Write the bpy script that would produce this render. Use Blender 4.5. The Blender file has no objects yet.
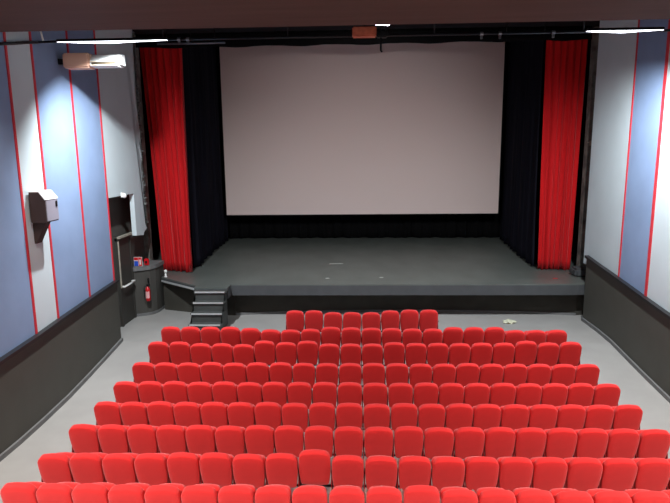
import bpy, bmesh, math, random
from mathutils import Vector, Matrix
random.seed(7)
C = bpy.context.scene.collection
PI = math.pi
CZ = 5.17                       # eye height above the floor in front of the stage

# ------------------------------------------------------------------ camera, world, lights, exposure
pitch, yaw, roll = 0.17647, 0.03920, -0.01060
cp, sp, cy, sy = math.cos(pitch), math.sin(pitch), math.cos(yaw), math.sin(yaw)
fw = Vector((-sy*cp, cy*cp, -sp)); rt = Vector((cy, sy, 0)); up = rt.cross(fw)
r2 = rt*math.cos(roll) + up*math.sin(roll); u2 = -rt*math.sin(roll) + up*math.cos(roll)
cam = bpy.data.cameras.new('camera'); co = bpy.data.objects.new('camera', cam); C.objects.link(co)
co.matrix_world = Matrix(((r2.x, u2.x, -fw.x, 0), (r2.y, u2.y, -fw.y, 0), (r2.z, u2.z, -fw.z, CZ), (0, 0, 0, 1)))
cam.sensor_width = 36; cam.lens = 560/670*36; cam.clip_start = .05; cam.clip_end = 200
bpy.context.scene.camera = co

w = bpy.data.worlds.new('world'); bpy.context.scene.world = w; w.use_nodes = True
w.node_tree.nodes['Background'].inputs[0].default_value = (.9, .85, .8, 1)
w.node_tree.nodes['Background'].inputs[1].default_value = 0.02

vs = bpy.context.scene.view_settings
vs.view_transform = 'Standard'; vs.look = 'None'; vs.gamma = 1; vs.exposure = 0.0; vs.use_curve_mapping = False

def spot(name, loc, aim, energy, col, cone, blend, rad=.06):
    l = bpy.data.lights.new(name, 'SPOT'); l.energy = energy; l.color = col; l.spot_size = math.radians(cone); l.spot_blend = blend; l.shadow_soft_size = rad
    o = bpy.data.objects.new(name, l); C.objects.link(o); o.location = loc
    o.rotation_euler = (Vector(aim)-Vector(loc)).to_track_quat('-Z', 'Y').to_euler(); return o
def area(name, loc, aim, energy, col, sx, sy_, spread=180):
    l = bpy.data.lights.new(name, 'AREA'); l.shape = 'RECTANGLE'; l.size = sx; l.size_y = sy_; l.energy = energy; l.color = col; l.spread = math.radians(spread)
    o = bpy.data.objects.new(name, l); C.objects.link(o); o.location = loc
    o.rotation_euler = (Vector(aim)-Vector(loc)).to_track_quat('-Z', 'Y').to_euler(); return o
COOL = (.90, .96, 1.0); WARM = (1, .93, .86)
for x, z in ((-5.0, 7.40), (5.35, 7.42)):
    spot('flood_beam', (x, 11.95, z), (x, 13.25, 4.9), 2350, COOL, 132, .85)
for y, e in ((9.2, 380), (5.6, 1550), (0.6, 5600)):       # house downlights in the low ceiling, over both side aisles
    for x in (-4.7, 4.95):
        spot('downlight', (x*1.06, y, 7.2), (x*1.06, y+.5, 0), e, WARM, 122, .85, .12)

spot('stage_beam', (.62, 12.75, 7.74), (.3, 22.0, 2.6), 1300, (1, .93, .90), 92, .9)

# ------------------------------------------------------------------ materials
def mat(name, col, rough=.7, spec=.3, metal=0, var=0, scale=4, stretch=(1,1,1), col2=None, bump=0, bscale=60, sheen=0, emit=None, detail=3):
    m = bpy.data.materials.new(name); m.use_nodes = True; n = m.node_tree; b = n.nodes['Principled BSDF']
    b.inputs['Base Color'].default_value = (*col, 1); b.inputs['Roughness'].default_value = rough
    b.inputs['Specular IOR Level'].default_value = spec; b.inputs['Metallic'].default_value = metal
    if sheen: b.inputs['Sheen Weight'].default_value = sheen; b.inputs['Sheen Roughness'].default_value = .4
    if emit: b.inputs['Emission Color'].default_value = (*emit[0], 1); b.inputs['Emission Strength'].default_value = emit[1]
    tc = n.nodes.new('ShaderNodeTexCoord'); mp = n.nodes.new('ShaderNodeMapping'); mp.inputs['Scale'].default_value = stretch
    n.links.new(tc.outputs['Object'], mp.inputs[0])
    if var or col2:
        nz = n.nodes.new('ShaderNodeTexNoise'); nz.inputs['Scale'].default_value = scale; nz.inputs['Detail'].default_value = detail
        n.links.new(mp.outputs[0], nz.inputs['Vector'])
        cr = n.nodes.new('ShaderNodeValToRGB'); cr.color_ramp.elements[0].position = .3; cr.color_ramp.elements[1].position = .7
        c2 = col2 or tuple(c*(1+var) for c in col); c1 = col if col2 else tuple(c*(1-var) for c in col)
        cr.color_ramp.elements[0].color = (*c1, 1); cr.color_ramp.elements[1].color = (*c2, 1)
        n.links.new(nz.outputs['Fac'], cr.inputs[0]); n.links.new(cr.outputs[0], b.inputs['Base Color'])
    if bump:
        bz = n.nodes.new('ShaderNodeTexNoise'); bz.inputs['Scale'].default_value = bscale; n.links.new(mp.outputs[0], bz.inputs['Vector'])
        bp = n.nodes.new('ShaderNodeBump'); bp.inputs['Strength'].default_value = bump; bp.inputs['Distance'].default_value = .01
        n.links.new(bz.outputs['Fac'], bp.inputs['Height']); n.links.new(bp.outputs[0], b.inputs['Normal'])
    return m
def s(r, g, b):                                         # sRGB 0-255 -> linear
    f = lambda c: ((c/255+.055)/1.055)**2.4 if c > 10 else c/255/12.92
    return (f(r), f(g), f(b))
M = dict(
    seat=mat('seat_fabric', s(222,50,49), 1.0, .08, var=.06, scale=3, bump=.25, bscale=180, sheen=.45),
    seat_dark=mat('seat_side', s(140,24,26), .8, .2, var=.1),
    arm=mat('armrest_plastic', s(150,120,112), .5, .3),
    metal_dark=mat('dark_metal', s(46,44,44), .5, .4, .3),
    floor=mat('floor_vinyl', s(158,156,153), .55, .3, var=.06, scale=1.3, detail=8, bump=.1, bscale=30),
    soffit=mat('soffit_plaster', s(82,58,51), .8, .2, var=.10, scale=3, stretch=(.15, 1.6, 1), bump=.2, bscale=8),
    dark_ceiling=mat('dark_ceiling', s(34,34,38), .9, .1),
    blue=mat('blue_wall_fabric', s(134,154,186), .9, .15, var=.06, scale=1.2, detail=6, bump=.2, bscale=120),
    pale=mat('pale_wall_fabric', s(200,212,216), .9, .15, var=.03, scale=1.2, detail=6, bump=.2, bscale=120),
    red_strip=mat('red_strip', s(205,52,62), .6, .3),
    dado=mat('dado_paint', s(77,76,70), .6, .3, var=.05, scale=2, bump=.2, bscale=60),
    cap=mat('cap_paint', s(34,34,36), .4, .4),
    skirt=mat('skirting_grey', s(112,112,112), .6, .3, var=.1),
    recess=mat('recess_paint', s(78,76,72), .75, .2, var=.08, scale=2),
    door=mat('door_paint', s(60,58,54), .55, .3, var=.06),
    frame=mat('pale_frame', s(165,160,146), .6, .3, var=.15, scale=8),
    rough=mat('rough_stone', s(40,42,40), .95, .1, col2=s(150,158,155), scale=6, stretch=(1,1,.9), bump=1, bscale=20),
    pier=mat('pier_stone', s(80,80,76), .95, .1, col2=s(130,130,122), scale=3, bump=1, bscale=15),
    stage=mat('stage_floor', s(93,98,94), .42, .4, var=.12, scale=1.6, stretch=(1, .5, 1), detail=8),
    lip=mat('stage_lip', s(74,76,78), .5, .35, var=.08, scale=3),
    riser=mat('stage_riser', s(68,66,60), .8, .2, var=.15, scale=1.5),
    step=mat('step_paint', s(72,74,72), .5, .3, var=.1, scale=4),
    nosing=mat('step_edge_highlight', s(205,208,208), .35, .5, .4),
    curtain=mat('red_velvet', s(200,32,36), .95, .08, var=.08, scale=2, stretch=(3,3,.3), sheen=.1),
    masking=mat('black_serge', s(24,24,33), .95, .08, var=.2, scale=2, stretch=(3,3,.3)),
    blackcloth=mat('black_backdrop', s(15,15,16), .95, .05),
    screen=mat('screen_vinyl', s(226,208,204), .8, .1),
    ac=mat('cream_plastic', s(216,202,180), .5, .35),
    tan=mat('warm_lit_plastic', s(214,170,146), .55, .3),
    ac_dark=mat('louver_dark', s(70,62,50), .6, .2),
    white=mat('white_paint', s(232,232,228), .5, .3),
    speaker=mat('speaker_grey', s(150,146,158), .7, .2),
    speaker_shade=mat('speaker_shaded', s(70,58,56), .7, .2),  # darker copy of the speaker colour, standing for its unlit side
    black=mat('black_plastic', s(18,18,20), .5, .3),
    bar=mat('black_steel', s(24,24,28), .35, .5, .5),
    barlight=mat('grey_steel', s(120,122,130), .35, .5, .6),
    extred=mat('extinguisher_red', s(200,24,34), .35, .5),
    extlabel=mat('pink_label', s(236,176,176), .5, .3),
    signblue=mat('sign_blue', s(40,80,190), .5, .3),
    wood=mat('copper_box', s(176,92,66), .6, .3, var=.2, scale=10),
    paper=mat('cream_paper', s(206,206,180), .85, .1),
    tape=mat('white_tape', s(170,174,170), .7, .1),
    lampglow=mat('lamp_glow', (1,1,1), .5, emit=((.86,.90,1.0), 5)),
    lampsmall=mat('lamp_glow_small', (1,1,1), .5, emit=((.84,.82,1.0), 9)),
)

# ------------------------------------------------------------------ mesh helpers
def add_box(bm, x0, x1, y0, y1, z0, z1, bev=0):
    r = bmesh.ops.create_cube(bm, size=1); vs_ = r['verts']
    for v in vs_: v.co = Vector(((x0+x1)/2+v.co.x*(x1-x0), (y0+y1)/2+v.co.y*(y1-y0), (z0+z1)/2+v.co.z*(z1-z0)))
    if bev:
        ed = list({e for v in vs_ for e in v.link_edges}); bmesh.ops.bevel(bm, geom=ed, offset=bev, segments=2, affect='EDGES')
def add_tube(bm, pts, r, seg=10):
    rings = []; pts = [Vector(p) for p in pts]
    for i, p in enumerate(pts):
        d = (pts[min(i+1, len(pts)-1)]-pts[max(i-1, 0)]).normalized()
        a = d.orthogonal().normalized() if i == 0 else (a-d*a.dot(d)).normalized()
        b = d.cross(a); rings.append([bm.verts.new(p+(a*math.cos(t)+b*math.sin(t))*r) for t in [2*PI*k/seg for k in range(seg)]])
    for q, q2 in zip(rings, rings[1:]):
        for k in range(seg): bm.faces.new((q[k], q[(k+1) % seg], q2[(k+1) % seg], q2[k]))
    bm.faces.new(list(reversed(rings[0]))); bm.faces.new(rings[-1])
def add_lathe(bm, prof, cx=0, cy_=0, seg=20):
    rings = [[bm.verts.new((cx+r*math.cos(2*PI*k/seg), cy_+r*math.sin(2*PI*k/seg), z)) for k in range(seg)] for r, z in prof]
    for q, q2 in zip(rings, rings[1:]):
        for k in range(seg): bm.faces.new((q[k], q[(k+1) % seg], q2[(k+1) % seg], q2[k]))
    bm.faces.new(list(reversed(rings[0]))); bm.faces.new(rings[-1])
def add_prism(bm, poly, z0, z1, axis='z'):              # polygon extruded along an axis
    def P(u, v, h): return {'z': (u, v, h), 'x': (h, u, v), 'y': (u, h, v)}[axis]
    a = [bm.verts.new(P(u, v, z0)) for u, v in poly]; b = [bm.verts.new(P(u, v, z1)) for u, v in poly]
    n = len(poly)
    for k in range(n): bm.faces.new((a[k], a[(k+1) % n], b[(k+1) % n], b[k]))
    f1 = bm.faces.new(list(reversed(a))); f2 = bm.faces.new(b)
    bmesh.ops.triangulate(bm, faces=[f1, f2])
def obj(name, bm, m, parent=None, smooth=False, mods=None):
    bmesh.ops.recalc_face_normals(bm, faces=bm.faces)
    me = bpy.data.meshes.new(name); bm.to_mesh(me); bm.free()
    for mm in (m if isinstance(m, (list, tuple)) else [m]): me.materials.append(mm)
    if smooth:
        for p in me.polygons: p.use_smooth = True
    o = bpy.data.objects.new(name, me); C.objects.link(o)
    if parent: o.parent = parent
    return o
def tag(o, label, cat, group=None):
    o['label'] = label; o['category'] = cat
    if group: o['group'] = group
    return o
def thing(name, label, cat, loc=(0,0,0), group=None):
    o = bpy.data.objects.new(name, None); C.objects.link(o); o.location = loc; return tag(o, label, cat, group)
def struct(name, bm, m, label=None, smooth=False, parent=None):
    o = obj(name, bm, m, parent, smooth)
    if not parent: o['kind'] = 'structure'
    if label: o['label'] = label
    return o
B = bmesh.new
def box(x0, x1, y0, y1, z0, z1, bev=0):
    b = B(); add_box(b, x0, x1, y0, y1, z0, z1, bev); return b

# ------------------------------------------------------------------ the setting
FL = [(-3, .30), (0, .15), (4, -.12), (7.10, -.31), (8.03, -.37), (9.01, -.395), (9.96, -.41), (10.86, -.39), (11.84, -.345), (12.85, -.25), (13.78, -.15), (14.81, -.03), (15.6, 0), (18.9, 0)]
def fz(y):
    for (a, za), (b, zb) in zip(FL, FL[1:]):
        if a <= y <= b:
            return za+(zb-za)*(y-a)/(b-a)
    return FL[0][1] if y < FL[0][0] else 0
LX, RX = -6.68, 6.96
bm = B(); prev = None
for y, z in FL:
    cur = [bm.verts.new((-7.4, y, z)), bm.verts.new((8.1, y, z)), bm.verts.new((8.1, y, z-.3)), bm.verts.new((-7.4, y, z-.3))]
    if prev:
        for k in range(4): bm.faces.new((prev[k], prev[(k+1) % 4], cur[(k+1) % 4], cur[k]))
    else: bm.faces.new(cur)
    prev = cur
bm.faces.new(prev)
struct('floor', bm, M['floor'], 'pale grey vinyl floor, dipping gently between the rows')

def panels(name, side, edges, mats_, z0, z1, th, label):
    """a wall slab split along its length into panels"""
    bm = B(); x0, x1 = (side-th, side) if side < 0 else (side, side+th)
    for k in range(len(edges)-1):
        n0 = len(bm.faces); add_box(bm, x0, x1, edges[k], edges[k+1], z0, z1)
        bm.faces.ensure_lookup_table()
        for f in bm.faces[n0:]: f.material_index = mats_[k]
    return struct(name, bm, [M['blue'], M['pale']], label)
panels('wall_left', LX, [-3, .6, 2.1, 3.6, 5.1, 6.0, 7.9, 9.4, 10.95, 11.83, 13.36, 14.84], [0,1,0,0,1,0,0,0,1,0,0], -.6, 8.9, .5, 'left wall of tall blue and white panels with red strips')
bm = B(); add_box(bm, LX-.5, LX, 14.84, 16.62, 4.0, 8.9)
rag = [(16.62, 2.72), (17.18, 2.66), (17.22, 2.74), (17.5, 2.84)]
zz = 2.95
while zz < 8.7:
    rag.append((17.40+random.uniform(-.05, .07)+(.0 if zz < 6 else -.03), zz)); zz += .17
rag += [(17.4, 8.9), (16.62, 8.9)]
add_prism(bm, rag, LX-.14, LX, 'x')
o = struct('wall_left_front', bm, M['pale'], 'white upper panel overhanging the side door')
bm = B()
rag2 = [(17.36, 2.95)]+[(17.62+random.uniform(-.05, .05), 2.95+.15*k) for k in range(0, 39)]+[(17.36, 8.85)]
add_prism(bm, rag2, LX-.30, LX-.03, 'x')
for k in range(60):
    z = 3.0+k*.097; add_box(bm, LX-.05, LX+random.uniform(-.01, .04), 17.42, 17.50+random.uniform(0, .1), z, z+random.uniform(.03, .08))
struct('trim_1', bm, M['rough'], 'ragged stone edge beside the left red curtain')
struct('wall_left_recess', box(-7.55, -7.15, 14.84, 18.9, -.3, 4.2), M['recess'], 'grey recessed wall around the side door')
panels('wall_right', RX, [-3, 2.9, 4.4, 5.9, 7.4, 8.9, 10.4, 11.9, 13.36, 14.8, 16.80], [0,1,0,0,1,0,0,1,0,1], -.6, 8.9, .5, 'right wall of blue and pale panels with red strips')
struct('wall_right_front', box(RX, RX+.5, 16.80, 17.15, 1.72, 8.9), M['pale'])
struct('wall_right_recess', box(7.95, 8.3, 17.15, 18.7, -.3, 8.9), M['recess'])
struct('wall_back', box(-7.2, 7.5, -3.4, -3, -.3, 8.9), M['dado'])
def strips(ys, x, wd, z1, th):
    for y in ys:
        dz = dado(y, x)
        struct('trim_2', box(min(x, x+th), max(x, x+th), y-wd/2, y+wd/2, dz, z1), M['red_strip'], 'thin red vertical strip between wall panels')
DL = [(-3, 1.75), (4, 1.36), (8, 1.33), (9.76, 1.44), (10.94, 1.50), (11.83, 1.57), (13.27, 1.66), (14.86, 1.75)]
DR = [(-3, 1.75), (4, 1.40), (8, 1.38), (11, 1.48), (12.29, 1.56), (13.36, 1.67), (14.85, 1.83), (16.0, 1.94), (16.80, 2.03)]
def interp(T, y):
    for (a, za), (b, zb) in zip(T, T[1:]):
        if a <= y <= b: return za+(zb-za)*(y-a)/(b-a)
    return T[-1][1]
def dado(y, x): return interp(DL if x < 0 else DR, y)
strips([2.1, 3.6, 5.1, 6.0, 7.9, 9.4, 10.95, 11.83, 13.36, 14.80], LX, .06, 8.8, .02)
strips([2.9, 4.4, 5.9, 7.4, 8.9, 10.4, 11.9], RX, .08, 8.8, -.02); strips([13.36], RX, .10, 8.8, -.02); strips([14.80], RX, .055, 8.8, -.02)
def ribbon(T, x, th, zlo, zhi, m, name, label=None):
    """a strip following a wall: zlo, zhi give heights at y"""
    bm = B(); prev = None; ys = sorted({y for y, _ in T} | {y for y, _ in FL if T[0][0] < y < T[-1][0]})
    for y in ys:
        a, b = zlo(y), zhi(y); xs = (x, x+th)
        cur = [bm.verts.new(p) for p in ((xs[0], y, a), (xs[1], y, a), (xs[1], y, b), (xs[0], y, b))]
        if prev:
            for k in range(4): bm.faces.new((prev[k], prev[(k+1) % 4], cur[(k+1) % 4], cur[k]))
        else: bm.faces.new(cur)
        prev = cur
    bm.faces.new(prev); return struct(name, bm, m, label)
ribbon(DL, LX, .05, lambda y: fz(y)-.05, lambda y: dado(y, -1)-.07, M['dado'], 'trim_3', 'dark grey dado along the left wall')
ribbon(DR, RX, -.05, lambda y: fz(y)-.05, lambda y: dado(y, 1)-.07, M['dado'], 'trim_3', 'dark grey dado along the right wall')
ribbon(DL, LX, .12, lambda y: dado(y, -1)-.07, lambda y: dado(y, -1), M['cap'], 'trim_4', 'black cap rail on the left dado')
ribbon(DR, RX, -.12, lambda y: dado(y, 1)-.07, lambda y: dado(y, 1), M['cap'], 'trim_4', 'black cap rail on the right dado')
ribbon(DL, LX+.05, .05, lambda y: fz(y)-.05, lambda y: fz(y)+.10, M['skirt'], 'baseboard_left')
ribbon(DR, RX-.05, -.05, lambda y: fz(y)-.05, lambda y: fz(y)+.10, M['skirt'], 'baseboard_right')
# ceilings
struct('ceiling', box(-7.2, 7.5, -3, 10.0, 7.27, 8.9), M['soffit'], 'low dull brown plaster ceiling over the rear seats')
struct('ceiling_front', box(-8.4, 8.4, 10.0, 18.7, 8.85, 9.1), M['dark_ceiling'], 'dark ceiling in front of the screen')
# proscenium piers, stage house
struct('wall_stage_left', box(-8.4, -6.98, 18.35, 18.62, -.3, 10.8), M['pier'])
struct('wall_stage_right', box(7.33, 8.4, 18.35, 18.62, -.3, 10.8), M['pier'], 'mottled grey pier beside the right red curtain')
struct('wall_stage_house', box(-8.6, -8.4, 18.3, 26.8, -.3, 11), M['blackcloth'])
struct('wall_stage_house', box(8.4, 8.6, 18.3, 26.8, -.3, 11), M['blackcloth'])
struct('wall_stage_back', box(-8.6, 8.6, 26.6, 26.8, -.3, 11), M['blackcloth'])
struct('ceiling_stage', box(-8.6, 8.6, 18.62, 26.8, 10.8, 11), M['blackcloth'])
struct('wall_proscenium', box(-7.4, 8.2, 18.35, 18.62, 8.9, 10.8), M['blackcloth'])

# side door in the recess
d = struct('door_1', box(-7.15, -7.10, 16.16, 17.04, 0, 2.62, .005), M['door'], 'dark double height side door with pale bar')
def child(name, bm, m, parent, smooth=False, label=None):
    o = obj(name, bm, m, parent, smooth)
    if label: o['label'] = label
    return o
bm = B(); add_box(bm, -7.15, -7.07, 16.08, 16.16, 0, 2.70); add_box(bm, -7.15, -7.07, 17.04, 17.10, 0, 2.70); add_box(bm, -7.15, -7.05, 16.08, 17.12, 2.62, 2.74)
child('door_frame', bm, M['door'], d)
bm = B(); add_box(bm, -7.07, -7.04, 16.10, 16.14, 1.2, 2.62); add_box(bm, -7.06, -6.99, 16.06, 17.12, 2.70, 2.76)
child('door_strip', bm, M['frame'], d, label='pale worn strip')
bm = B(); add_tube(bm, [(-7.10, 16.2, 1.22), (-7.00, 16.2, 1.22), (-7.00, 17.0, 1.22), (-7.10, 17.0, 1.22)], .03)
child('push_bar', bm, M['white'], d, True)

# ------------------------------------------------------------------ stage
ZS = CZ-4.04
st = thing('stage', 'wide dark grey stage platform with overhanging front edge beneath the screen', 'stage', (0, 17, 0))
def loc_child(name, bm, m, parent, smooth=False, label=None):   # geometry written in world coordinates
    bm.transform(Matrix.Translation(-parent.location)); return child(name, bm, m, parent, smooth, label)
deck = [(-6.48, 18.34), (-6.48, 17.93), (-4.98, 16.72), (-4.96, 16.45), (-3.93, 16.45), (-3.93, 16.86)]
deck += [(x, 16.86) for x in (-2, 0, 2, 4, 5.8)]+[(6.75, 16.87), (7.05, 16.93), (7.18, 17.05), (7.18, 18.34)]
bm = B(); add_prism(bm, deck, ZS-.04, ZS)
loc_child('stage_floor', bm, M['stage'], st)
bm = B(); add_box(bm, -8.39, 8.39, 18.63, 26.59, ZS-.3, ZS); add_box(bm, -6.97, 7.19, 18.34, 18.63, ZS-.3, ZS); add_box(bm, 7.19, 7.94, 17.17, 18.34, 0, ZS)
bm.transform(Matrix.Translation((0, -17, 0)))
o = struct('floor_stage', bm, M['stage'], 'dark grey stage floor below the screen'); o.location = (0, 17, 0)
lipo = [(-4.96, 16.73), (-4.96, 16.45), (-3.93, 16.45), (-3.93, 16.86), (5.8, 16.86), (6.75, 16.87), (7.05, 16.93), (7.18, 17.05), (7.18, 17.9), (-4.96, 18.0)]
bm = B(); add_prism(bm, lipo, ZS-.35, ZS-.04); add_prism(bm, [(-6.48, 17.93), (-4.96, 16.72), (-4.96, 18.0), (-6.48, 18.2)], ZS-.16, ZS-.04)
loc_child('stage_lip', bm, M['lip'], st)
loc_child('edge_strip', (lambda b: (add_prism(b, [(-6.49, 17.92), (-4.98, 16.705), (-4.96, 16.74), (-6.47, 17.96)], ZS-.16, ZS-.10), b)[1])(B()), M['nosing'], st)
arc = [(-6.48, 18.25), (-6.45, 17.98), (-4.6, 17.35), (-3.9, 17.30)]
for k in range(0, 25):
    x = -3.9+k*(10.8/24); arc.append((x, 17.35+.38*math.sin(PI*k/24)**.8))
arc += [(7.18, 17.4), (7.18, 18.25)]
bm = B(); add_prism(bm, arc, 0, ZS-.36); add_prism(bm, [(-6.48, 18.24), (-6.45, 17.99), (-4.97, 17.5), (-4.97, 18.24)], ZS-.36, ZS-.16)
loc_child('stage_riser', bm, M['riser'], st)
bm = B()
for (xa, ya), (xb, yb) in zip(arc[3:-3], arc[4:-2]): add_prism(bm, [(xa, ya-.04), (xb, yb-.04), (xb, yb+.01), (xa, ya+.01)], 0, .07)
loc_child('skirting', bm, M['skirt'], st)
sp_ = tag(obj('stage_block', box(6.98, 7.93, 17.75, 18.33, ZS+.001, ZS+.27, .06), M['lip']), 'low grey block with rounded edge at right end of the stage', 'block')

# steps
t = thing('stage_steps', 'small flight of black painted steps leading up to the stage', 'steps', (-4.45, 16, 0))
tops = [ZS-.36, ZS-.62, ZS-.88]
fr = [16.16, 15.93, 15.70, 15.47]
hs = [ZS-.06, ZS-.33, ZS-.60, ZS-.87]
side = [(16.44, 0), (16.44, hs[0]), (fr[0], hs[0]), (fr[0], hs[1]), (fr[1], hs[1]), (fr[1], hs[2]), (fr[2], hs[2]), (fr[2], hs[3]), (fr[3], hs[3]), (fr[3], 0)]
bm = B(); add_prism(bm, [(y+.04 if i > 1 else y, z-.03) if z > 0 else (y, z) for i, (y, z) in enumerate(side)], -4.86, -3.96, 'x')
loc_child('step_base', bm, M['step'], t)
for k in range(4):
    y1 = fr[k-1]+.06 if k else 16.44
    tr = loc_child('tread', box(-4.9, -3.92, fr[k], y1, hs[k]-.03, hs[k], .006), M['step'], t)
    loc_child('nosing', box(-4.86, -3.96, fr[k]-.012, fr[k]+.03, hs[k]-.035, hs[k]+.006), M['nosing'], t)  # bright strip paints the highlight along each tread edge

# corner plinth
body = [(-7.14, 17.13), (-7.02, 17.20), (-6.80, 17.30), (-6.66, 17.42), (-6.56, 17.62), (-6.53, 17.9), (-6.53, 18.33), (-6.97, 18.33), (-7.14, 18.33)]
cx_, cy_ = -6.9, 17.9
pl = thing('corner_plinth', 'dark curved plinth with ledge at left stage corner, extinguisher hanging on it', 'plinth', (-6.85, 17.8, 0))
bm = B(); add_prism(bm, body, 0, 1.50); loc_child('plinth_body', bm, M['recess'], pl)
led = [(x if x <= -7.13 else cx_+(x-cx_)*1.08, y if y > 18.3 else cy_+(y-cy_)*1.10) for x, y in body]
led = [(max(x, -7.14), y) for x, y in led]
bm = B(); add_prism(bm, led, 1.50, 1.62); loc_child('ledge', bm, M['skirt'], pl)
kick = [(x if x <= -7.13 else cx_+(x-cx_)*1.05, y if y > 18.3 else cy_+(y-cy_)*1.05) for x, y in body]
bm = B(); add_prism(bm, [(max(x, -7.14), y) for x, y in kick], 0, .09); loc_child('kickboard', bm, M['skirt'], pl)

# extinguisher on the plinth
t = thing('fire_extinguisher', 'red fire extinguisher with pale label hanging on the corner plinth', 'fire extinguisher', (-6.68, 17.18, .52))
bm = B(); add_lathe(bm, [(.055, 0), (.07, .02), (.075, .04), (.075, .36), (.06, .42), (.03, .45), (.025, .47)]); child('cylinder', bm, M['extred'], t, True)
bm = B(); n = 12; ra = .0765
pts = [[bm.verts.new((ra*math.cos(a), ra*math.sin(a), z)) for a in [-2.5+k*1.9/n for k in range(n+1)]] for z in (.10, .32)]
for k in range(n): bm.faces.new((pts[0][k], pts[0][k+1], pts[1][k+1], pts[1][k]))
child('label_sticker', bm, M['extlabel'], t, True)
bm = B(); add_box(bm, -.025, .025, -.02, .02, .46, .53, .005); add_box(bm, -.02, .09, -.015, .015, .53, .55); add_box(bm, -.02, .08, -.012, .012, .50, .515); child('valve', bm, M['black'], t)
bm = B(); add_tube(bm, [(-.03, -.01, .5), (-.09, -.03, .48), (-.11, -.03, .38), (-.105, -.03, .2), (-.10, -.03, .05)], .012, 8); child('hose', bm, M['black'], t, True)
bm = B(); add_box(bm, -.04, .04, .07, .125, .2, .28); add_box(bm, -.012, .012, .05, .14, .56, .72); child('wall_hook', bm, M['black'], t)

# sign and call point on the recess wall, above the plinth
t = thing('safety_sign', 'small white, blue and red safety sign standing above the plinth ledge', 'sign', (-7.12, 17.32, 1.62))
child('sign_plate', box(0, .27, 0, .02, 0, .30, .003), M['white'], t)
child('blue_field', box(.01, .14, -.006, 0, .01, .17), M['signblue'], t)
bm = B(); add_box(bm, .15, .26, -.006, 0, .01, .29); add_box(bm, .01, .14, -.006, 0, .20, .29); child('red_field', bm, M['extred'], t)
bm = B(); add_box(bm, .185, .225, -.01, -.006, .06, .22); child('pictogram', bm, M['white'], t)
t = thing('call_point', 'red alarm box beside the small safety sign on the plinth', 'alarm', (-6.84, 17.44, 1.62))
child('housing', box(0, .14, 0, .10, 0, .22, .02), M['extred'], t); child('button', box(.04, .10, -.01, 0, .07, .15), M['black'], t)

# white post lamp at the curtain foot
t = thing('floor_lamp', 'small white upright lamp beside the left curtain foot', 'lamp', (-6.33, 17.93, ZS))
bm = B(); add_lathe(bm, [(.05, 0), (.05, .02), (.03, .03), (.03, .15)]); child('stand', bm, M['white'], t, True)
bm = B(); add_lathe(bm, [(.045, .15), (.055, .18), (.05, .23), (.02, .25)]); child('lamp_head', bm, M['white'], t, True)

# ------------------------------------------------------------------ curtains, masking, screen
def drape(name, P0, P1, z0, z1, folds, amp, m, label, cat, spread=(0, 0), group=None, nz=26, seed=1, hem=None):
    """pleated cloth from P0 to P1 (plan), spread: how far each edge moves at the top"""
    rnd = random.Random(seed); bm = B(); nu = folds*10
    ph = [rnd.uniform(-.5, .5) for _ in range(folds+2)]; am = [rnd.uniform(.6, 1.25) for _ in range(folds+2)]
    dx, dy = P1[0]-P0[0], P1[1]-P0[1]; L = math.hypot(dx, dy); nx, ny = -dy/L, dx/L
    rows_ = []
    for j in range(nz+1):
        v = j/nz; row = []
        for i in range(nu+1):
            u = i/nu; f = u*folds; k = int(f); a = am[k]*(1-(f-k))+am[k+1]*(f-k); p = ph[k]*(1-(f-k))+ph[k+1]*(f-k)
            wv = math.sin(2*PI*f+p+.25*math.sin(3*v+k)); wv += .35*math.sin(4.7*PI*f+2*p+2*v)
            off = amp*a*wv*(1.0-.35*v)+.05*math.sin(5*u+2*v)
            e = spread[0]*v*(1-u)+spread[1]*v*u
            tt = u*L+e+amp*.35*math.sin(4*PI*f+p)*(1-.4*v)
            zb = z0+.02*(1+math.sin(2*PI*f*.5+1))*(1-v) + .005
            row.append(bm.verts.new((P0[0]+dx/L*tt+nx*off, P0[1]+dy/L*tt+ny*off, zb+(z1-zb)*v)))
        rows_.append(row)
    for a_, b_ in zip(rows_, rows_[1:]):
        for k in range(nu): bm.faces.new((a_[k], a_[k+1], b_[k+1], b_[k]))
    o = obj(name, bm, m, None, True); so = o.modifiers.new('thick', 'SOLIDIFY'); so.thickness = .012; so.offset = 0
    return tag(o, label, cat, group)
drape('stage_curtain', (-6.72, 18.86), (-5.62, 18.72), ZS, 9.9, 6, .12, M['curtain'], 'gathered red velvet curtain at the left of the stage', 'curtain', (-.42, .02), seed=3)
drape('stage_curtain', (6.17, 18.95), (7.24, 18.95), ZS, 9.9, 6, .11, M['curtain'], 'gathered red velvet curtain at the right of the stage', 'curtain', (-.10, .15), seed=8)
drape('masking_drape', (-5.68, 19.1), (-6.15, 25.6), ZS, 10.4, 9, .12, M['masking'], 'black masking drape between left red curtain and screen', 'curtain', seed=5)
drape('masking_drape', (6.22, 19.3), (6.60, 25.6), ZS, 10.4, 9, .12, M['masking'], 'black masking drape between right red curtain and screen', 'curtain', seed=6)
drape('back_drape', (-6.4, 26.2), (6.9, 26.2), ZS, 10.5, 24, .08, M['blackcloth'], 'black backdrop curtain below and behind the screen', 'curtain', seed=9)
drape('valance', (-6.9, 18.15), (7.15, 18.15), 8.40, 8.84, 14, .03, M['blackcloth'], 'black border cloth hanging along the top of the screen', 'curtain', seed=11, nz=4)
t = thing('projection_screen', 'large blank white cinema screen above the stage', 'screen', (.2, 25, 2.40))
bm = B(); add_box(bm, -6.05, 6.07, -.01, .01, 0, 7.4); child('screen_surface', bm, M['screen'], t)
bm = B()
for a in ((-6.10, -6.05, 0, 7.4), (6.07, 6.12, 0, 7.4)): add_box(bm, a[0], a[1], -.03, .03, a[2], a[3])
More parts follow.
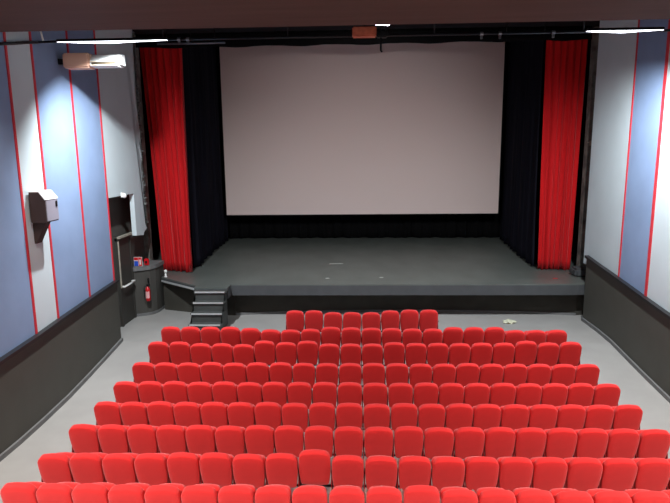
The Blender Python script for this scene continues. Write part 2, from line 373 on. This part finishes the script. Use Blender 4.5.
add_box(bm, -6.10, 6.12, -.03, .03, -.05, 0); add_box(bm, -6.10, 6.12, -.03, .03, 7.4, 7.45)
for x in (-5, 0, 5): add_box(bm, x-.01, x+.01, -.01, .01, 7.45, 8.4)
child('screen_frame', bm, M['blackcloth'], t)

# ------------------------------------------------------------------ lighting bars and lamps
BZ = 7.50; BY = 12.1
t = thing('lighting_bar', 'long black lighting bar across the hall under the ceiling', 'lighting bar', (0, BY, BZ))
bm = B(); add_tube(bm, [(LX, 0, 0), (RX, 0, 0)], .025); child('pipe', bm, M['bar'], t, True)
for x in (-4.0, -1.4, 1.6, 4.6):
    bm = B(); add_tube(bm, [(x, 0, .02), (x, 0, 1.35)], .012, 6); child('hanger', bm, M['bar'], t, True)
bm = B(); add_tube(bm, [(-6.55, 0, .02), (-6.60, 0, .30)], .02, 8); child('hanger', bm, M['white'], t, True, 'short white hanger')
def flood(x, half, label, z=7.62):
    t = thing('flood_light', label, 'light', (x, BY-.15, z), 'floodlights on the bar')
    bm = B(); add_box(bm, -half, half, -.06, .06, 0.0, .05, .01); child('housing', bm, M['bar'], t)
    bm = B(); n = 16                                    # lens drawn out to thin ends, imitating the lamp's glare streak
    for sgn in (0,):
        prof = []
        for k in range(n+1):
            u = -1+2*k/n; prof.append((half*u, -.002-.036*(1-abs(u))**1.6))
        add_prism(bm, [(-half, .0)]+[(a, b) for a, b in prof]+[(half, .0)], -.03, .03, 'y')
    child('lens', bm, M['lampglow'], t)
    bm = B()
    for s_ in (-.6, .6): add_box(bm, s_*half-.015, s_*half+.015, .06, .13, .03, .06)
    child('clamp', bm, M['bar'], t)
    return t
flood(-5.02, 1.15, 'lit floodlight with drawn-out glare streak under the bar near the left wall', 7.46)
flood(5.35, .75, 'lit floodlight with drawn-out glare streak under the bar near the right wall', 7.48)
for xa, xb, z, lab in ((-5.95, -3.9, 8.40, 'thin grey rail above the left red curtain'), (4.1, 6.9, 8.52, 'thin grey rail above the right red curtain')):
    t = thing('curtain_rail', lab, 'rail', (xa, 17.4, z))
    bm = B(); add_tube(bm, [(0, 0, 0), (xb-xa, 0, 0)], .03); child('pipe', bm, M['barlight'], t, True)
    for x in (.3, (xb-xa)/2, xb-xa-.3):
        bm = B(); add_tube(bm, [(x, 0, 0), (x, 0, 8.85-z)], .01, 6); child('hanger', bm, M['bar'], t, True)
t = thing('box_projector', 'copper coloured box fixture hanging above the screen centre', 'light fixture', (.17, 11.8, 7.40))
child('housing', box(-.24, .24, -.12, .12, .02, .20, .02), M['wood'], t)
bm = B(); add_box(bm, .24, .46, -.08, .08, 0, .12, .02); add_tube(bm, [(.30, 0, .1), (.34, 0, .22), (.42, 0, .22), (.46, 0, .06)], .02, 8); child('yoke', bm, M['black'], t)
bm = B(); add_tube(bm, [(.33, 0, .02), (.33, 0, -.24), (.36, 0, -.27)], .02, 8); child('hook', bm, M['black'], t, True)
bm = B(); add_tube(bm, [(0, 0, .2), (0, 0, 1.45)], .012, 6); child('hanger', bm, M['black'], t)
t = thing('spotlight', 'tiny bright spotlight at ceiling edge above the screen centre', 'light', (.62, 12.6, 7.80))
bm = B(); add_box(bm, -.07, .07, -.06, .06, .02, .12, .01); child('housing', bm, M['black'], t)
bm = B(); add_prism(bm, [(-.20, .012), (.0, .006), (.06, -.006), (.10, .008), (.06, .022), (0, .018)], -.02, .02, 'y'); child('lens', bm, M['lampsmall'], t)  # lens outline stretched sideways to imitate the lamp's glare
bm = B(); add_tube(bm, [(0, 0, .12), (0, 0, 1.05)], .01, 6); child('hanger', bm, M['black'], t)
for k, x in enumerate((-3.95, -3.75, 2.75, 3.15, 4.3)):
    t = thing('pipe_clamp', 'small metal clamp on the lighting bar, %s' % ['left of the two by left curtain', 'right of the two by left curtain', 'leftmost above screen right half', 'middle one above screen right half', 'rightmost, near the right curtain'][k], 'clamp', (x*.93, BY, BZ), 'clamps on the lighting bar')
    bm = B(); add_tube(bm, [(-.03, 0, 0), (.03, 0, 0)], .04, 10); child('ring', bm, M['barlight'], t)
    bm = B(); add_box(bm, -.02, .02, -.02, .02, -.10, -.035); child('bolt', bm, M['barlight'], t)

bm = B(); add_tube(bm, [(LX+.05, 12.0, 7.47), (LX+.05, 11.6, 7.40), (LX+.05, 11.2, 7.31), (LX+.05, 10.8, 7.23), (LX+.05, 10.3, 7.12)], .03, 8)
tag(obj('cable', bm, M['bar'], None, True), 'thick black cable along the top of the left wall', 'cable')

# ------------------------------------------------------------------ wall fittings
t = thing('air_conditioner', 'cream air conditioner with warm-lit tan end jutting out high on the left wall', 'air conditioner', (-6.50, 12.72, 7.06))
child('end_cover', box(0.0, .60, 0, .36, .0, .32, .03), M['tan'], t, label='end cover tinted tan by warm light')  # tan put into the colour for warm house light on this face
child('wall_mount', box(-.18, .05, .15, .25, .10, .22), M['bar'], t)
prof = [(.06, .03), (.03, .05), (.03, .13), (.18, .29), (.24, .31), (.35, .31), (.35, .03)]
bm = B(); add_prism(bm, prof, .60, 1.22, 'x'); add_prism(bm, [(a+.01, .05+b*.82) for a, b in prof], 1.22, 1.27, 'x'); child('casing', bm, M['white'], t, label='cream casing')
child('air_outlet', box(.64, 1.20, .02, .06, .065, .115), M['ac_dark'], t)
bm = B(); add_box(bm, .62, 1.22, -.01, .03, .045, .06); add_box(bm, .62, 1.22, -.01, .03, .12, .135); child('louver', bm, M['ac'], t)

t = thing('wall_speaker', 'grey cinema loudspeaker on bracket mounted on the left wall', 'speaker', (LX, 11.12, 3.80))
sp_prof = [(0.05, 0), (.35, 0), (.37, .03), (.37, .46), (.25, .62), (.05, .62)]
bm = B(); add_prism(bm, sp_prof, 0, .48, 'y'); child('cabinet', bm, M['speaker_shade'], t)
bm = B(); add_box(bm, .37, .385, .02, .46, .03, .45); child('grille', bm, M['speaker'], t)
bm = B(); add_prism(bm, [(.04, .62), (.25, .62), (.372, .458), (.39, .47), (.26, .64), (.04, .64)], -.005, .485, 'y'); child('lit_top', bm, M['white'], t, label='top painted white as lit')  # sloped top coloured white to show the lamplight falling on it
bm = B(); add_box(bm, .385, .40, .36, .43, .30, .42, .01); child('badge', bm, M['black'], t)
bm = B(); add_prism(bm, [(0, -.45), (.04, -.45), (.28, 0), (0.05, 0), (0, .3)], .12, .32, 'y'); child('bracket', bm, M['speaker_shade'], t)

t = thing('emergency_lamp', 'small white lamp on the lower edge of the white wall panel', 'lamp', (LX, 15.75, 4.0))
bm = B(); add_box(bm, 0, .03, -.08, .08, -.05, .1, .01); child('base', bm, M['white'], t)
bm = B(); add_lathe(bm, [(.02, -.07), (.05, -.05), (.065, 0), (.05, .05), (.02, .07)], .07, 0); child('globe', bm, M['white'], t, True)
t = thing('wall_bracket', 'small pale bracket on the grey pier right of the right curtain', 'bracket', (7.40, 18.35, 5.35))
child('arm', box(-.08, .10, -.05, 0, 0, .04), M['frame'], t); child('plate', box(-.02, .04, -.02, 0, -.08, .08), M['frame'], t)

# small things on floor and stage
bm = B(); bmesh.ops.create_icosphere(bm, subdivisions=3, radius=1)
for v in bm.verts:
    r = 1+.35*math.sin(7*v.co.x+3*v.co.y)*math.cos(5*v.co.y-4*v.co.z)+random.uniform(-.12, .12)
    v.co = Vector((v.co.x*.17*r, v.co.y*.15*r, max(v.co.z*.05*r, -.03)+.03))
o = tag(obj('crumpled_paper', bm, M['paper']), 'crumpled cream paper lying on grey floor before the stage', 'paper'); o.location = (4.62, 16.55, 0)
def flat(name, x, y, w_, d_, rz, label, m='tape'):
    o = tag(obj(name, box(-w_/2, w_/2, -d_/2, d_/2, 0, .004), M[m]), label, 'tape', 'tape marks on the stage floor'); o.location = (x, y, ZS+.0005); o.rotation_euler.z = rz
flat('tape_mark', -.75, 20.1, .5, .10, .05, 'pale tape strip on the stage floor left of centre')
flat('tape_mark', -.95, 17.7, .12, .10, .3, 'small pale tape spot near the stage edge, left of centre')
flat('tape_mark', .80, 17.8, .12, .10, .2, 'small pale tape spot near the stage edge, right of centre')
flat('tape_mark', 6.3, 17.6, .16, .06, .2, 'tiny red tape mark near the right end of stage', 'extred')

# ------------------------------------------------------------------ cinema seats
def cushion(wt, wb, h, th, rt_, rb, bulge=.03, edge=.03):
    """upholstered pad: rounded trapezoid in x-z, thickness along y, domed faces"""
    out = []
    cs = [(-wb/2, 0, rb, PI, 1.5*PI), (wb/2, 0, rb, 1.5*PI, 2*PI), (wt/2, h, rt_, 0, .5*PI), (-wt/2, h, rt_, .5*PI, PI)]
    for x, z, r, a0, a1 in cs:
        ccx = x-math.copysign(r, x); ccz = z+r if z == 0 else z-r
        for k in range(7):
            a = a0+(a1-a0)*k/6; out.append((ccx+r*math.cos(a), ccz+r*math.sin(a)))
    # refine straight runs
    fin = []
    for k, p in enumerate(out):
        q = out[(k+1) % len(out)]; fin.append(p); L = math.hypot(q[0]-p[0], q[1]-p[1]); m_ = int(L/.08)
        for j in range(1, m_+1):
            u = j/(m_+1); b = .012*math.sin(PI*u); nx_, nz_ = (q[1]-p[1])/L, -(q[0]-p[0])/L
            fin.append((p[0]+(q[0]-p[0])*u+nx_*b, p[1]+(q[1]-p[1])*u+nz_*b))
    cz = h*.52; bm = B(); rings = []
    hw = wt/2
    lay = [(.35, 0-bulge), (.7, -bulge*.75), (.88, -bulge*.3)]+[(1-edge/hw*(1-math.sin(a)), edge*(1-math.cos(a))) for a in (0, .35, .7, 1.05, PI/2)]
    full = [(s_, y) for s_, y in lay]
    full += [(s_, th-y) for s_, y in reversed(lay)]
    for s_, y in full: rings.append([bm.verts.new((p[0]*s_, y, cz+(p[1]-cz)*s_)) for p in fin])
    n = len(fin)
    for a, b in zip(rings, rings[1:]):
        for k in range(n): bm.faces.new((a[k], a[(k+1) % n], b[(k+1) % n], b[k]))
    bm.faces.new(rings[0]); bm.faces.new(list(reversed(rings[-1]))); return bm
SEAT_PARTS = []
def seat_proto():
    t = thing('cinema_seat', '', 'seat')
    bm = cushion(.492, .45, .62, .12, .125, .05, .012, .022)
    bm.transform(Matrix.Rotation(math.radians(13), 4, 'X')); bm.transform(Matrix.Translation((0, .125, .272)))
    back = child('backrest', bm, M['seat'], t, True)
    bm = cushion(.44, .42, .42, .12, .08, .05, .015, .035)
    bm.transform(Matrix.Rotation(math.radians(-8), 4, 'X')); bm.transform(Matrix.Translation((0, .29, .27)))
    child('seat_cushion', bm, M['seat'], t, True)
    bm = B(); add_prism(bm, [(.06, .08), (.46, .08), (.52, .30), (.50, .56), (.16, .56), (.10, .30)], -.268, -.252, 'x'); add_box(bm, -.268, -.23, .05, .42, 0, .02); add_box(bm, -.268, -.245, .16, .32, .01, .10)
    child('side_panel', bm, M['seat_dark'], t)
    child('armrest', box(-.268, -.225, .16, .52, .56, .60, .012), M['arm'], t)
    bm = B(); add_tube(bm, [(-.25, .24, .26), (.245, .24, .26)], .018, 8); child('seat_bar', bm, M['metal_dark'], t, True)
    names = {c.name.split('.')[0]: c for c in bpy.data.objects if c.parent == t}
    SEAT_PARTS.extend(names[k] for k in ('backrest', 'seat_cushion', 'side_panel', 'armrest', 'seat_bar'))
    return t
PROTO = seat_proto()
PARTS = SEAT_PARTS
endp = PARTS[2].data, PARTS[3].data
ROWS = [(14.81, .88, -.12, 8, [0,0,-.05,-.05,-.05,0,.02,.02]),
 (13.78, .72, 0, 20, [.02,.02,.02,.02,-.01,-.05,-.05,-.03,.02,.01,0,-.01,-.02,-.02,.02,.02,.02,-.06,-.06,-.05]),
 (12.85, .64, 0, 20, [.02,.02,-.02,-.02,-.04,.05,.01,.05,-.02,-.02,-.02,.02,0,0,0,.01,.01,.06,.02,.04]),
 (11.84, .525, 0, 20, None), (10.86, .49, 0, 20, None), (9.96, .46, 0, 20, None), (9.01, .48, 0, 20, None),
 (8.03, .51, 0, 20, [-.03,-.01,-.02,-.01,.01,.02,0,.02,.08,0,-.01,-.01,-.01,-.01,-.01,-.01,0,0,0,0]),
 (7.10, .56, 0, 20, [.01,0,.01,0,0,0,0,0,-.01,-.01,0,.04,-.01,-.01,-.01,-.01,-.01,0,0,0])]
ORD = 'first second third fourth fifth sixth seventh eighth ninth tenth eleventh'.split()
RN = ['short front row', 'second row from the stage', 'third row from the stage', 'fourth row from the stage', 'middle row, fifth from stage',
      'fourth row from the camera', 'third row from the camera', 'second row from the camera', 'row nearest the camera']
def seat_label(i, k, n, tall, low):
    last = {7: 19, 8: 18}.get(i, n)                     # seats of that row inside the picture
    kind = 'taller red seat' if tall else 'lower red seat' if low else 'red padded seat'
    if k >= last: return 'red padded seat of the %s, just past the right picture edge' % RN[i] if k == last else 'red padded seat at the unseen right end of the %s' % RN[i]
    if k < last/2: q, side_ = k, 'left'
    else: q, side_ = last-1-k, 'right'
    end = 'end' if last == n or side_ == 'left' else 'picture edge'
    return '%s, %s from the %s %s, %s' % (kind, ORD[q], side_, end, RN[i])
first = True
for i, (D, zt, xo, n, dzs) in enumerate(ROWS):
    for k in range(n):
        x = .111+.52*(k-9.5) if n == 20 else .13+.523*(k-3.5)
        x += random.uniform(-.001, .001)
        D_ = D-.085
        dz = dzs[k] if dzs else random.uniform(-.006, .008)
        base = fz(D+.1)
        if first: r = PROTO; parts = PARTS
        else:
            r = PROTO.copy(); C.objects.link(r); parts = []
            for c in PARTS:
                c2 = c.copy(); C.objects.link(c2); c2.parent = r; parts.append(c2)
        first = False
        r.location = (x, D_, base); r['label'] = seat_label(i, k, n, dz > .035, dz < -.035); r['group'] = 'red cinema seats in rows'
        parts[0].location = (0, 0, zt+dz-(base+.897))
        parts[0].rotation_euler.x = random.uniform(-.012, .012)
        if k == n-1:
            for nm, dt in (('side_panel', endp[0]), ('armrest', endp[1])):
                e = bpy.data.objects.new(nm, dt); C.objects.link(e); e.parent = r; e.location = (.52, 0, 0)
